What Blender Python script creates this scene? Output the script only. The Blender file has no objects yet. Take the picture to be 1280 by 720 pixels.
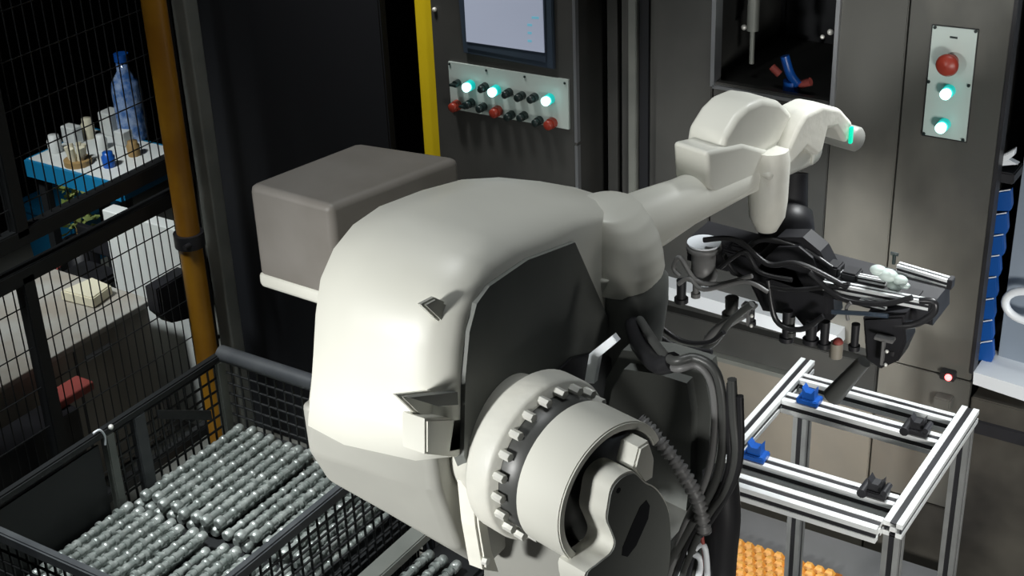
import bpy, bmesh, math, random
from mathutils import Vector, Matrix
random.seed(7)
S = bpy.context.scene
COL = S.collection
V = Vector

# ------------------------------------------------------------------ camera
F = 1893.0
CAM = V((0, 0, 2.6))
_D = V((149, 3600, F)).normalized()
_Y = V((1382, -1053, F)); _Y = (_Y - _Y.dot(_D) * _D).normalized()
_Z = -_D
_X = _Y.cross(_Z)
def ray(px, py):
    c = V((px - 640, py - 360, F))
    return V((_X.dot(c), _Y.dot(c), _Z.dot(c)))
def onX(px, py, v): r = ray(px, py); return CAM + r * ((v - CAM.x) / r.x)
def onY(px, py, v): r = ray(px, py); return CAM + r * ((v - CAM.y) / r.y)
def onZ(px, py, v): r = ray(px, py); return CAM + r * ((v - CAM.z) / r.z)
cd = bpy.data.cameras.new('camera'); cam = bpy.data.objects.new('camera', cd); COL.objects.link(cam)
cd.sensor_width = 36; cd.lens = F / 1280 * 36; cd.clip_start = .05
right = V((_X.x, _Y.x, _Z.x)); down = V((_X.y, _Y.y, _Z.y)); fwd = V((_X.z, _Y.z, _Z.z))
M = Matrix((right, -down, -fwd)).transposed().to_4x4(); M.translation = CAM
cam.matrix_world = M
S.camera = cam

# ------------------------------------------------------------------ world, lights, exposure
S.view_settings.view_transform = 'Standard'; S.view_settings.look = 'None'
S.view_settings.exposure = 0.0; S.view_settings.gamma = 1.0; S.view_settings.use_curve_mapping = False
w = bpy.data.worlds.new('world'); S.world = w; w.use_nodes = True
w.node_tree.nodes['Background'].inputs[0].default_value = (.75, .82, .9, 1)
w.node_tree.nodes['Background'].inputs[1].default_value = .012
def area(name, loc, target, sx, sy, power, col=(1, 1, 1), spread=180):
    l = bpy.data.lights.new(name, 'AREA'); l.shape = 'RECTANGLE'; l.size = sx; l.size_y = sy; l.energy = power; l.color = col
    l.spread = math.radians(spread)
    o = bpy.data.objects.new(name, l); COL.objects.link(o); o.location = loc
    o.rotation_euler = (V(target) - V(loc)).to_track_quat('-Z', 'Y').to_euler(); return o
area('hall_lamp', (-1.9, -1.7, 2.1), (-1.22, 1.4, 1.34), .45, .35, 4.3, (1, 1, .97), 25)
area('cell_lamp', (-1.15, 1.7, 3.9), (-1.1, 1.9, .8), .8, .3, 3.2, (.97, 1, 1), 60)
area('table_lamp', (-.55, 2.80, 2.5), (-.74, 2.25, 1.0), .5, .10, 5.5, (.97, 1, 1), 60)
area('machine_front_lamp', (.7, .6, 1.2), (-.80, 3, .80), .5, .4, 7.6, (1, .98, .93), 66)
area('post_fill_light', (-2.3, 2.3, 3.3), (-2.3, 3, 1.6), .3, .2, 3.2, (1, .98, .95), 50)  # unseen fill light added to brighten the yellow post and cabinet front
area('enclosure_fill', (-.25, 2.98, .95), (-.6, 3.1, .85), .25, .06, .8, (.9, .96, 1), 160)  # added low light out of view, brightens the foot of the pale panel
area('far_hall_lamp', (-3.5, 1.3, 3.0), (-3.45, 2.9, .4), .4, .3, 4.6, (.95, 1, 1), 38)
area('bin_lamp', (-2.6, 1.3, 3.0), (-2.25, 2.1, .4), .4, .15, 5.6, (.95, 1, 1), 38)

# ------------------------------------------------------------------ materials
def mat(name, col, rough=.5, metal=0, noise=None, nscale=8, bump=0, bscale=60, emit=None, estr=0, spec=.5, trans=0, stretch=(1, 1, 1)):
    m = bpy.data.materials.new(name); m.use_nodes = True
    nt = m.node_tree; b = nt.nodes['Principled BSDF']
    b.inputs['Base Color'].default_value = (*col, 1); b.inputs['Roughness'].default_value = rough
    b.inputs['Metallic'].default_value = metal; b.inputs['Specular IOR Level'].default_value = spec
    b.inputs['Transmission Weight'].default_value = trans
    tc = nt.nodes.new('ShaderNodeTexCoord'); mp = nt.nodes.new('ShaderNodeMapping'); mp.inputs['Scale'].default_value = stretch
    nt.links.new(tc.outputs['Object'], mp.inputs['Vector'])
    if noise:
        n = nt.nodes.new('ShaderNodeTexNoise'); n.inputs['Scale'].default_value = nscale; n.inputs['Detail'].default_value = 4
        r = nt.nodes.new('ShaderNodeValToRGB')
        r.color_ramp.elements[0].color = (*col, 1); r.color_ramp.elements[1].color = (*noise, 1)
        r.color_ramp.elements[0].position = .38; r.color_ramp.elements[1].position = .64
        nt.links.new(mp.outputs[0], n.inputs['Vector']); nt.links.new(n.outputs['Fac'], r.inputs[0]); nt.links.new(r.outputs[0], b.inputs['Base Color'])
    if bump:
        n2 = nt.nodes.new('ShaderNodeTexNoise'); n2.inputs['Scale'].default_value = bscale
        bp = nt.nodes.new('ShaderNodeBump'); bp.inputs['Strength'].default_value = bump; bp.inputs['Distance'].default_value = .01
        nt.links.new(mp.outputs[0], n2.inputs['Vector']); nt.links.new(n2.outputs['Fac'], bp.inputs['Height']); nt.links.new(bp.outputs[0], b.inputs['Normal'])
    if emit:
        b.inputs['Emission Color'].default_value = (*emit, 1); b.inputs['Emission Strength'].default_value = estr
    return m
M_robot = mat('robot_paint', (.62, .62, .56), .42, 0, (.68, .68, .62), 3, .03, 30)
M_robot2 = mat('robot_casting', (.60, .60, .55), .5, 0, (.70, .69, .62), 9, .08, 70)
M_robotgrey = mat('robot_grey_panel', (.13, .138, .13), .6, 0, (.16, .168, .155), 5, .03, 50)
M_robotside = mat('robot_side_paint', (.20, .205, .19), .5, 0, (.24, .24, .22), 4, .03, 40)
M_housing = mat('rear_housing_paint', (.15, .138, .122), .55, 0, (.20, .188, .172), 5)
M_lowcast = mat('lower_casting_shaded', (.30, .30, .275), .5, 0, (.34, .34, .31), 5)  # darker copy of the robot paint, shade of the down-facing side put in
M_steel = mat('stainless_panel', (.10, .10, .092), .42, .35, (.23, .222, .195), 3.2, .05, 12, stretch=(1, 1, .6))  # noise mottling paints soft reflections into the steel colour
M_steel_dark = mat('dark_steel_panel', (.05, .052, .05), .5, .3, (.085, .085, .08), 3, .04, 15)
M_steel_low = mat('lower_steel_panel', (.045, .042, .038), .4, .3, (.15, .14, .12), 3, .05, 10)  # darker mottling puts shade and reflections into the lower steel colour
M_edge = mat('bright_edge', (.5, .52, .55), .3, .8)
M_alu = mat('anodised_aluminium', (.9, .92, .92), .36, .35, (.82, .85, .86), 20)
M_alu_leg = mat('dull_aluminium', (.34, .35, .35), .4, .5, (.28, .29, .29), 20)
M_black = mat('black_plastic', (.012, .012, .014), .45, 0, (.02, .02, .024), 10)
M_rubber = mat('black_rubber', (.018, .018, .02), .35)
M_hose = mat('grey_hose', (.06, .062, .06), .4)
M_cable_grey = mat('grey_cable', (.16, .16, .16), .45)
M_chrome = mat('bright_bolt', (.85, .85, .8), .35, .4)
M_void = mat('dark_interior', (.004, .005, .008), .7)
M_floor = mat('concrete_floor', (.15, .155, .14), .55, 0, (.21, .21, .19), 2.5, .08, 30)
M_wall = mat('dark_hall_wall', (.012, .013, .016), .8, 0, (.018, .02, .022), 3)
M_yellow = mat('yellow_paint', (.72, .54, .01), .4, 0, (.78, .58, .015), 6)
M_amber = mat('amber_paint', (.42, .20, .015), .4, 0, (.30, .13, .01), 6)
M_postgrey = mat('grey_post_paint', (.22, .23, .21), .45, .2, (.17, .18, .165), 7)
M_fence = mat('black_fence_paint', (.012, .013, .014), .5)
M_bin = mat('bin_plastic', (.05, .054, .06), .45, 0, (.075, .08, .085), 12)
M_binblack = mat('bin_black', (.010, .011, .012), .5)
M_cams = mat('oiled_camshaft_steel', (.26, .29, .275), .36, .5, (.45, .48, .46), 40, .1, 120)
M_white = mat('white_board', (.62, .64, .62), .5, 0, (.56, .58, .57), 6)
M_blue = mat('blue_plastic', (.008, .08, .36), .35)
M_tableblue = mat('blue_table_edge', (.005, .16, .33), .5)
M_chain = mat('blue_cable_chain', (.004, .07, .30), .4)
M_orange = mat('orange_plastic', (.85, .40, .06), .5, 0, (.95, .55, .18), 30)
M_orange2 = mat('dark_orange_plastic', (.38, .12, .008), .6)
M_plate = mat('button_plate', (.50, .58, .55), .45, .1)
M_red = mat('red_button', (.30, .035, .02), .4)
M_knob = mat('dark_knob', (.01, .02, .02), .4)
M_lampgreen = mat('lit_green_lamp', (.1, .8, .75), .3, emit=(.55, 1, .95), estr=3.2)
M_lampcollar = mat('lamp_collar_glow', (.0, .30, .28), .3, emit=(.0, .5, .45), estr=.7)  # collar emits as well, glow of the lamp put into it
M_screen = mat('lit_screen', (.3, .33, .4), .3, emit=(.24, .27, .35), estr=.75)
M_icon = mat('screen_icon', (.1, .3, .4), .3, emit=(.10, .26, .33), estr=1.0)
M_bezel = mat('screen_bezel', (.035, .05, .075), .35, 0, (.045, .065, .09), 5)
M_redled = mat('lit_red_led', (.9, .05, .05), .3, emit=(1, .12, .12), estr=6)
M_greenled = mat('lit_green_strip', (.0, .6, .35), .3, emit=(.0, .8, .5), estr=.6)
M_paleblue = mat('pale_blue_enclosure', (.20, .24, .29), .45, 0, (.25, .29, .34), 2)
M_ledge = mat('white_ledge', (.8, .84, .88), .35)
M_beige = mat('beige_panel', (.22, .205, .175), .5, 0, (.28, .255, .21), 4)
M_card = mat('pale_paper', (.6, .56, .42), .7)
M_card2 = mat('grey_cabinet_top', (.34, .335, .31), .5, 0, (.28, .25, .21), 6)
M_brown = mat('brown_tape', (.28, .18, .07), .6)
M_green = mat('green_cloth', (.18, .26, .05), .7, 0, (.35, .4, .12), 12)
M_redthing = mat('faded_red', (.30, .06, .05), .6)
M_greyfloorboard = mat('grey_shelf', (.20, .205, .215), .45, 0, (.17, .175, .18), 5)
M_glass = mat('clear_blue_film', (.05, .14, .38), .12, 0, (.3, .4, .6), 35, .5, 50, spec=.9)

# ------------------------------------------------------------------ mesh kit
class MB:
    def __init__(s): s.v = []; s.f = []; s.sm = []; s.mi = []
    def add(s, vs, fs, smooth=False, mi=0):
        o = len(s.v); s.v += [tuple(v) for v in vs]
        for f in fs: s.f.append([i + o for i in f]); s.sm.append(smooth); s.mi.append(mi)
        return s
    def box(s, a, b, R=None, c=0):
        (x0, y0, z0), (x1, y1, z1) = a, b
        x0, x1 = sorted((x0, x1)); y0, y1 = sorted((y0, y1)); z0, z1 = sorted((z0, z1))
        if not c:
            vs = [V((x, y, z)) for x in (x0, x1) for y in (y0, y1) for z in (z0, z1)]
            fs = [(0, 1, 3, 2), (4, 6, 7, 5), (0, 4, 5, 1), (2, 3, 7, 6), (0, 2, 6, 4), (1, 5, 7, 3)]
        else:
            bm = bmesh.new(); bmesh.ops.create_cube(bm, size=1)
            for v in bm.verts: v.co = V(((x0 + x1) / 2 + v.co.x * (x1 - x0), (y0 + y1) / 2 + v.co.y * (y1 - y0), (z0 + z1) / 2 + v.co.z * (z1 - z0)))
            bmesh.ops.bevel(bm, geom=bm.edges[:], offset=c, segments=2, affect='EDGES')
            bm.verts.index_update(); vs = [v.co.copy() for v in bm.verts]; fs = [[v.index for v in f.verts] for f in bm.faces]; bm.free()
        if R: vs = [R @ v for v in vs]
        return s.add(vs, fs)
    def cyl(s, p, q, r0, r1=None, n=20, caps=True, smooth=True):
        p, q = V(p), V(q); r1 = r0 if r1 is None else r1
        d = (q - p).normalized(); u = d.orthogonal().normalized(); t = d.cross(u)
        vs = []
        for c, r in ((p, r0), (q, r1)):
            vs += [c + (u * math.cos(2 * math.pi * i / n) + t * math.sin(2 * math.pi * i / n)) * r for i in range(n)]
        s.add(vs, [(i, (i + 1) % n, n + (i + 1) % n, n + i) for i in range(n)], smooth)
        if caps: s.add(vs[:n], [tuple(range(n))[::-1]]); s.add(vs[n:], [tuple(range(n))])
        return s
    def lathe(s, p, d, prof, n=24):
        # prof: list of (distance along d, radius)
        p, d = V(p), V(d).normalized(); u = d.orthogonal().normalized(); t = d.cross(u)
        vs = [p + d * a + (u * math.cos(2 * math.pi * i / n) + t * math.sin(2 * math.pi * i / n)) * max(r, 1e-4) for a, r in prof for i in range(n)]
        m = len(prof)
        fs = [(j * n + i, j * n + (i + 1) % n, (j + 1) * n + (i + 1) % n, (j + 1) * n + i) for j in range(m - 1) for i in range(n)]
        s.add(vs, fs, True)
        s.add(vs[:n], [tuple(range(n))[::-1]]); s.add(vs[-n:], [tuple(range(n))])
        return s
    def prism(s, poly, ext, bevel=0, seg=2):
        # poly: 3D points of a planar outline; ext: extrusion vector
        bm = bmesh.new(); ext = V(ext)
        a = [bm.verts.new(V(p)) for p in poly]; b = [bm.verts.new(V(p) + ext) for p in poly]; n = len(poly)
        bm.faces.new(a); bm.faces.new(b[::-1])
        for i in range(n): bm.faces.new((a[i], b[i], b[(i + 1) % n], a[(i + 1) % n]))
        bmesh.ops.recalc_face_normals(bm, faces=bm.faces[:])
        if bevel:
            es = [e for e in bm.edges if all(v in a for v in e.verts) or all(v in b for v in e.verts)]
            bmesh.ops.bevel(bm, geom=es, offset=bevel, segments=seg, affect='EDGES', clamp_overlap=True)
        bmesh.ops.triangulate(bm, faces=[f for f in bm.faces if len(f.verts) > 4])
        bm.verts.index_update()
        s.add([v.co.copy() for v in bm.verts], [[v.index for v in f.verts] for f in bm.faces]); bm.free(); return s
    def tube(s, pts, r, n=8, sub=4, rr=None):
        P = [V(p) for p in pts]
        if sub > 1 and len(P) > 2:
            Q = []
            for i in range(len(P) - 1):
                p0, p1, p2, p3 = P[max(i - 1, 0)], P[i], P[i + 1], P[min(i + 2, len(P) - 1)]
                for k in range(sub):
                    t = k / sub
                    Q.append(.5 * ((2 * p1) + (p2 - p0) * t + (2 * p0 - 5 * p1 + 4 * p2 - p3) * t * t + (3 * p1 - p0 - 3 * p2 + p3) * t ** 3))
            Q.append(P[-1]); P = Q
        up = (P[1] - P[0]).orthogonal().normalized(); vs = []
        for i, p in enumerate(P):
            d = (P[min(i + 1, len(P) - 1)] - P[max(i - 1, 0)]).normalized()
            up = (up - up.dot(d) * d).normalized(); t = d.cross(up)
            R = rr(i / (len(P) - 1)) if rr else r
            vs += [p + (up * math.cos(2 * math.pi * k / n) + t * math.sin(2 * math.pi * k / n)) * R for k in range(n)]
        m = len(P)
        s.add(vs, [(j * n + i, j * n + (i + 1) % n, (j + 1) * n + (i + 1) % n, (j + 1) * n + i) for j in range(m - 1) for i in range(n)], True)
        s.add(vs[:n], [tuple(range(n))[::-1]]); s.add(vs[-n:], [tuple(range(n))]); return s
    def sphere(s, c, r, sc=(1, 1, 1), n=14):
        prof = [(-r * math.cos(math.pi * i / 10), r * math.sin(math.pi * i / 10)) for i in range(11)]
        k = len(s.v); s.lathe((0, 0, 0), (0, 0, 1), prof, n)
        for i in range(k, len(s.v)):
            x, y, z = s.v[i]; s.v[i] = (c[0] + x * sc[0], c[1] + y * sc[1], c[2] + z * sc[2])
        return s
    def mesh(s, name, m):
        me = bpy.data.meshes.new(name); me.from_pydata([tuple(v) for v in s.v], [], s.f)
        me.polygons.foreach_set('use_smooth', s.sm); me.materials.append(m); me.update()
        bm = bmesh.new(); bm.from_mesh(me); bmesh.ops.recalc_face_normals(bm, faces=bm.faces[:]); bm.to_mesh(me); bm.free()
        return me
    def build(s, name, m, parent=None, label=None, kind=None, loc=None):
        if loc is not None: s.v = [tuple(V(v) - V(loc)) for v in s.v]
        o = bpy.data.objects.new(name, s.mesh(name, m)); COL.objects.link(o)
        if parent: 
            o.parent = parent
            pw = world(parent); o.location = (V(loc) if loc is not None else V((0, 0, 0))) - pw
        elif loc is not None: o.location = loc
        if label: o['label'] = label
        if kind: o['kind'] = kind
        return o
def world(o):
    p = V((0, 0, 0))
    while o: p += o.location; o = o.parent
    return p
def tag(o, label, cat, group=None, kind=None):
    o['label'] = label; o['category'] = cat
    if group: o['group'] = group
    if kind: o['kind'] = kind
    return o
def thing(name, label, cat, loc=(0, 0, 0), group=None):
    o = bpy.data.objects.new(name, None); COL.objects.link(o); o.location = loc; o.empty_display_size = .05
    return tag(o, label, cat, group)
def structure(mb, name, m, parent=None):
    o = mb.build(name, m, parent)
    if not parent: o['kind'] = 'structure'
    return o
def soften(o, width, seg=3, ang=30):
    b = o.modifiers.new('bevel', 'BEVEL'); b.width = width; b.segments = seg; b.limit_method = 'ANGLE'; b.angle_limit = math.radians(ang)
    for p in o.data.polygons: p.use_smooth = True
    n = o.modifiers.new('wn', 'WEIGHTED_NORMAL'); n.keep_sharp = False
    return o

def loop(P, k=4):
    n = len(P); out = []
    for i in range(n):
        p0, p1, p2, p3 = [V((*P[(i + j) % n], 0)) for j in (-1, 0, 1, 2)]
        for q in range(k):
            t = q / k; c = .5 * ((2 * p1) + (p2 - p0) * t + (2 * p0 - 5 * p1 + 4 * p2 - p3) * t * t + (3 * p1 - p0 - 3 * p2 + p3) * t ** 3); out.append((c.x, c.y))
    return out
def smooth_sides(o, ang=35):
    for p in o.data.polygons: p.use_smooth = True
    me = o.data; bm = bmesh.new(); bm.from_mesh(me)
    for e in bm.edges: e.smooth = not (len(e.link_faces) == 2 and e.calc_face_angle(0) > math.radians(ang))
    bm.to_mesh(me); bm.free(); return o
# ------------------------------------------------------------------ the hall
structure(MB().box((-9, -3, -.05), (2.5, 9, 0)), 'floor', M_floor)
structure(MB().box((-9, 7.6, 0), (2.5, 7.7, 5)), 'wall_back', M_wall)
structure(MB().box((-9.1, -3, 0), (-9, 7.7, 5)), 'wall_left', M_wall)
structure(MB().box((-9, -3, 5), (2.5, 7.7, 5.1)), 'ceiling', M_wall)

# ------------------------------------------------------------------ machining centre (front at Y = 3)
WY = 3.0
def wx(px, py, y=WY): return onY(px, py, y).x
def wz(px, py, y=WY): return onY(px, py, y).z
mc = thing('machining_center', 'large stainless steel machining centre with a dark viewing window, behind the robot wrist', 'machine', (-1.2, WY + .6, 0))
def part(mb, name, m, parent=mc, label=None): return mb.build(name, m, parent, label)
TOP = 3.2
xa, xb, xc, xd = wx(722, 60), wx(893, 60), wx(1045, 60), wx(1122, 180)
xe = wx(1242, 240)
zo = wz(1042, 128)                       # bottom of the window
zs = wz(940, 400)                        # sill height
# core that carries the panels
part(MB().box((xa + .1, WY + .42, 0), (xe + .0, WY + 1.4, TOP)), 'core', M_void)
part(MB().box((xc + .02, WY + .02, 0), (xe - .05, WY + .42, TOP)).box((xa + .11, WY + .02, 0), (xb - .02, WY + .42, TOP)).box((xb - .02, WY + .02, 0), (xc + .02, WY + .42, zo - .02)), 'body', M_steel_dark)
part(MB().box((xc, WY, zs - .0), (xd - .002, WY + .02, TOP), c=.002), 'panel', M_steel)
part(MB().box((xd + .002, WY, .78), (xe, WY + .02, TOP), c=.002), 'panel', M_steel)
part(MB().box((xd + .002, WY, .42), (xe, WY + .02, .776), c=.002), 'panel', M_steel)
part(MB().box((xb + .0, WY, zs), (xc - .002, WY + .02, zo), c=.002), 'panel', M_steel_dark)
part(MB().box((wx(820, 60), WY, zs), (xb - .004, WY + .02, TOP), c=.002), 'panel', M_steel_dark)
part(MB().box((wx(797, 60), WY + .01, zs), (wx(808, 60), WY + .02, TOP)), 'panel', M_void)
part(MB().box((wx(786, 60), WY - .004, zs), (wx(796, 60), WY + .012, TOP), c=.002), 'trim_strip', M_postgrey, label='grey vertical trim strip')
part(MB().box((xa + .065, WY + .03, 0), (wx(764, 60), WY + .05, TOP)), 'panel', M_steel_dark)
part(MB().box((xb - .006, WY - .006, zo - .01), (xb + .004, WY + .03, TOP)).box((xc - .003, WY - .008, zo - .01), (xc + .006, WY + .03, TOP)).box((xb, WY - .006, zo - .014), (xc, WY + .03, zo - .006)), 'window_frame', M_edge)
win = part(MB().box((xb + .004, WY + .40, zo), (xc - .004, WY + .415, TOP)), 'window_recess', M_void)
# things inside the window
xi = wx(940, 60, WY + .1)
part(MB().cyl((xi, WY + .1, zo + .02), (xi, WY + .1, wz(942, 34, WY + .1)), .006, n=10).cyl((xi, WY + .1, wz(942, 38, WY + .1)), (xi, WY + .1, TOP), .014, n=12), 'door_handle_bar', M_postgrey, label='vertical bar inside the window')
q = onY(990, 98, WY + .06)
part(MB().tube([q + V((-.02, 0, .05)), q + V((-.005, 0, .01)), q + V((.02, -.01, -.01))], .011, n=8).tube([q + V((0, 0, -.005)), q + V((0, 0, -.08))], .02, n=10, sub=1), 'coolant_nozzle', M_blue, label='blue coolant nozzle seen through the window')
part(MB().tube([q + V((.02, 0, -.012)), q + V((.045, 0, .0))], .01, n=8, sub=1).tube([q + V((-.05, 0, .02)), q + V((-.03, 0, .005))], .009, n=8, sub=1), 'nozzle_tip', M_redthing)
for p in ((1038, 40), (1028, 46), (1042, 124), (930, 34)):
    k = onY(*p, WY + .03 if p[0] > 1000 else WY + .12); part(MB().sphere(k, .007 if p[1] != 46 else .005), 'bolt', M_chrome)
# sill and lower body
part(MB().prism([onY(812, 352, WY - .05), onY(1046, 420, WY - .05), onY(1046, 436, WY - .05), onY(812, 368, WY - .05)], (0, .07, 0)), 'sill', M_ledge, label='bright white sill strip below the machine front')
zl = wz(905, 440)
part(MB().box((xa + .1, WY - .01, zl), (xd, WY + .02, zs - .03), c=.002), 'panel', M_steel_dark)
part(MB().box((xa + .1, WY - .03, zl - .012), (xd, WY + .02, zl)), 'lower_lip', M_postgrey)
part(MB().box((xa + .1, WY, .02), (xd - .003, WY + .02, zl - .012), c=.002), 'panel', M_beige)
part(MB().box((xd + .002, WY, .02), (xe, WY + .02, .416), c=.002), 'panel', M_steel_low)
part(MB().box((xe - .004, WY - .004, wz(1214, 466)), (xe + .004, WY + .03, TOP)), 'corner_strip', M_black)

# button station on the right panel
pl = MB().prism([onY(1166, 32, WY - .008), onY(1222, 38, WY - .008), onY(1207, 177, WY - .008), onY(1153, 168, WY - .008)], (0, .007, 0)).build('button_plate', M_plate, mc, 'pale steel plate with a red stop button over two lit green buttons')
MB().prism([onY(1165, 31, WY - .005), onY(1223, 37, WY - .005), onY(1208, 178.5, WY - .005), onY(1152, 169.5, WY - .005)], (0, .005, 0)).build('plate_seal', M_black, pl)
for p in ((1169, 34), (1220, 39), (1161, 102), (1211, 107), (1155, 167), (1204, 175)):
    k = onY(*p, WY - .009); MB().cyl(k, k + V((0, -.003, 0)), .0035, n=10).build('screw', M_knob, pl)
def button(px, py, r, L, m, parent, collar=None, y=WY - .008, lab=None):
    k = onY(px, py, y); mb = MB()
    c = MB().cyl(k, k + V((0, -L * .55, 0)), r * 1.15, r * 1.1, n=20); c.build('button_collar', collar or M_knob, parent)
    mb.lathe(k + V((0, -L * .5, 0)), (0, -1, 0), [(0, r * .8), (L * .3, r), (L * .48, r), (L * .56, r * .6), (L * .58, 0)], 20).build('push_button', m, parent, lab)
k = onY(1190, 76, WY - .008)
MB().lathe(k, (0, -1, 0), [(0, .014), (.022, .013), (.024, .022), (.032, .024), (.04, .019), (.042, 0)], 24).build('stop_button', M_red, pl, 'red mushroom stop button')
for p in ((1187, 113), (1181, 155)): button(*p, .0115, .03, M_lampgreen, pl, M_lampcollar, lab='lit green button')
t = onY(1192, 47, WY - .0092); MB().box(t + V((-.008, 0, -.002)), t + V((.008, .001, .002))).build('legend_mark', M_knob, pl)
# red sensor lamp
k = onY(1187, 466, WY)
se = MB().box((k.x - .017, WY - .02, k.z - .011), (k.x + .017, WY, k.z + .011), c=.002).build('sensor', M_black, mc)
MB().lathe((k.x + .004, WY - .02, k.z), (0, -1, 0), [(0, .008), (.003, .008), (.007, .004), (.008, 0)], 14).build('led', M_redled, se, 'glowing red lamp of the sensor')
k = onY(1182, 497, WY); MB().box((k.x - .02, WY - .03, k.z - .02), (k.x + .02, WY, k.z + .012), c=.003).build('sensor_bracket', M_steel, mc)

# right bay: pale enclosure with cable chain, ring, ledge
zr = wz(1245, 482)
bay = thing('side_enclosure', 'pale blue grey enclosure with a white ledge, right of the stop button panel', 'enclosure', (-.3, WY + .5, 0))
MB().box((xe + .03, WY + .10, zr), (.6, WY + .13, TOP)).build('back_panel', M_paleblue, bay)
MB().prism([onY(1217, 465, WY), onY(1300, 490, WY), onY(1300, 508, WY), onY(1216, 480, WY)], (0, .12, 0)).build('ledge', M_ledge, bay, 'bright white ledge')
MB().box((xe + .006, WY - .0, .02), (.6, WY + .13, zr - .045), c=.003).build('lower_panel', M_steel_low, bay)
MB().box((xe + .006, WY - .012, zr - .13), (.6, WY, zr - .10)).build('shadow_band', M_black, bay)  # black band painting the shadow across the lower wall
ch = thing('cable_chain', 'blue cable chain of overlapping links hanging beside the pale enclosure panel', 'cable chain', onY(1240, 350, WY + .05))
pts = [(1252, 252), (1247, 281), (1243, 308), (1238, 334), (1234, 361), (1231, 388), (1229, 415), (1229, 441)]
for px, py in pts:
    h = [(-14, 2), (-3, -12), (11, -14), (12, 6), (10, 12), (-8, 12)]
    MB().prism([onY(px + a, py + b, WY + .06) for a, b in h], (0, .02, 0), .002).build('chain_link', M_chain, ch)
    MB().tube([onY(px + a, py + b - 1, WY + .058) for a, b in h[:3]], .0016, n=6, sub=1).build('link_edge', M_ledge, ch, 'pale bright edge of the link')
rg = onY(1284, 383, WY + .05)
ringo = MB(); ringo.tube([rg + V((math.cos(a) * .048, 0, math.sin(a) * .036)) for a in [i * math.pi / 12 for i in range(25)]], .0095, n=10, sub=1)
tag(ringo.build('white_ring', M_ledge, None, loc=rg), 'white plastic ring on the pale enclosure at the right picture edge', 'ring')
MBc = MB(); k = onY(1261, 212, WY + .05)
cl = thing('toggle_clamp', 'small silver and black clamp above the blue cable chain', 'clamp', k)
MB().box(k + V((-.018, -.02, -.025)), k + V((.018, .05, .0)), c=.003).build('clamp_body', M_black, cl)
MB().prism([onY(px, py, WY + .03) for px, py in ((1248, 208), (1250, 196), (1262, 190), (1268, 187), (1267, 195), (1260, 200), (1272, 206))], (0, .02, 0), .002).build('clamp_lever', M_ledge, cl)

# ------------------------------------------------------------------ operator cabinet with screen
HY = WY - .06
hm = thing('operator_cabinet', 'tall dark operator cabinet with a lit screen above a row of buttons', 'control cabinet', (wx(630, 60), WY, 0))
hx0, hx1 = wx(541, 60, HY), wx(719, 60, HY)
soften(MB().box((hx0, HY, 0), (hx1, HY + .45, TOP)).build('cabinet_body', M_steel_dark, hm), .004)
MB().box((hx1 - .004, HY - .004, wz(722, 178, HY)), (hx1 + .004, HY + .01, TOP)).build('edge_strip', M_edge, hm, 'bright vertical edge strip')
MB().box((hx1 - .004, HY - .004, 0), (hx1 + .004, HY + .01, wz(722, 182, HY))).build('edge_strip', M_edge, hm)
bz = MB().prism([onY(569, -40, HY - .012), onY(689, -22, HY - .012), onY(692, 87, HY - .012), onY(579, 66, HY - .012)], (0, .012, 0), .002).build('screen_bezel', M_bezel, hm, 'blue grey screen surround')
MB().prism([onY(576, -38, HY - .016), onY(680, -20, HY - .016), onY(682, 78, HY - .016), onY(583, 60, HY - .016)], (0, .005, 0)).build('inner_frame', M_bezel, bz)
MB().prism([onY(578, -36, HY - .019), onY(677, -20, HY - .019), onY(680, 66, HY - .019), onY(583, 52, HY - .019)], (0, .004, 0)).build('screen', M_screen, bz, 'lit pale blue grey screen')
for px, py, ww in ((669, 22, 9), (662, 31, 6), (662, 41, 5), (662, 51, 5)):
    MB().prism([onY(px - ww / 2, py - 1.5, HY - .0195), onY(px + ww / 2, py - 1, HY - .0195), onY(px + ww / 2, py + 2, HY - .0195), onY(px - ww / 2, py + 1.5, HY - .0195)], (0, .001, 0)).build('screen_icon', M_icon, bz)
bp = MB().prism([onY(560, 77, HY - .006), onY(710, 100, HY - .006), onY(711, 162, HY - .006), onY(564, 136, HY - .006)], (0, .006, 0)).build('button_plate', M_plate, hm, 'pale steel plate with two rows of buttons, three of them lit')
for p in ((562, 80), (608, 88), (656, 96), (706, 104)):
    k = onY(*p, HY - .007); MB().cyl(k, k + V((0, -.002, 0)), .003, n=8).build('screw', M_knob, bp)
for p in ((589, 106), (621, 112), (688, 123)): button(*p, .0115, .026, M_lampgreen, bp, M_lampcollar, HY - .006, 'lit green button')
for p in ((607, 108), (637, 115), (653, 119), (669, 121), (605, 133), (640, 143), (656, 144), (590, 128), (675, 150)): button(*p, .0095, .026, M_knob, bp, M_knob, HY - .006)
for p in ((572, 131), (623, 138), (691, 153)): button(*p, .012, .026, M_red, bp, M_red, HY - .006, 'dull red button')
for p in ((573, 103), (585, 130)):
    k = onY(*p, HY - .008); MB().cyl(k, k + V((0, -.016, 0)), .009, n=14).box(k + V((-.011, -.028, -.003)), k + V((.011, -.016, .003)), c=.001).build('rotary_switch', M_knob, bp)
k = onY(543, 12, HY - .004); MB().sphere(k, .006).build('bolt', M_chrome, hm)

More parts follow.
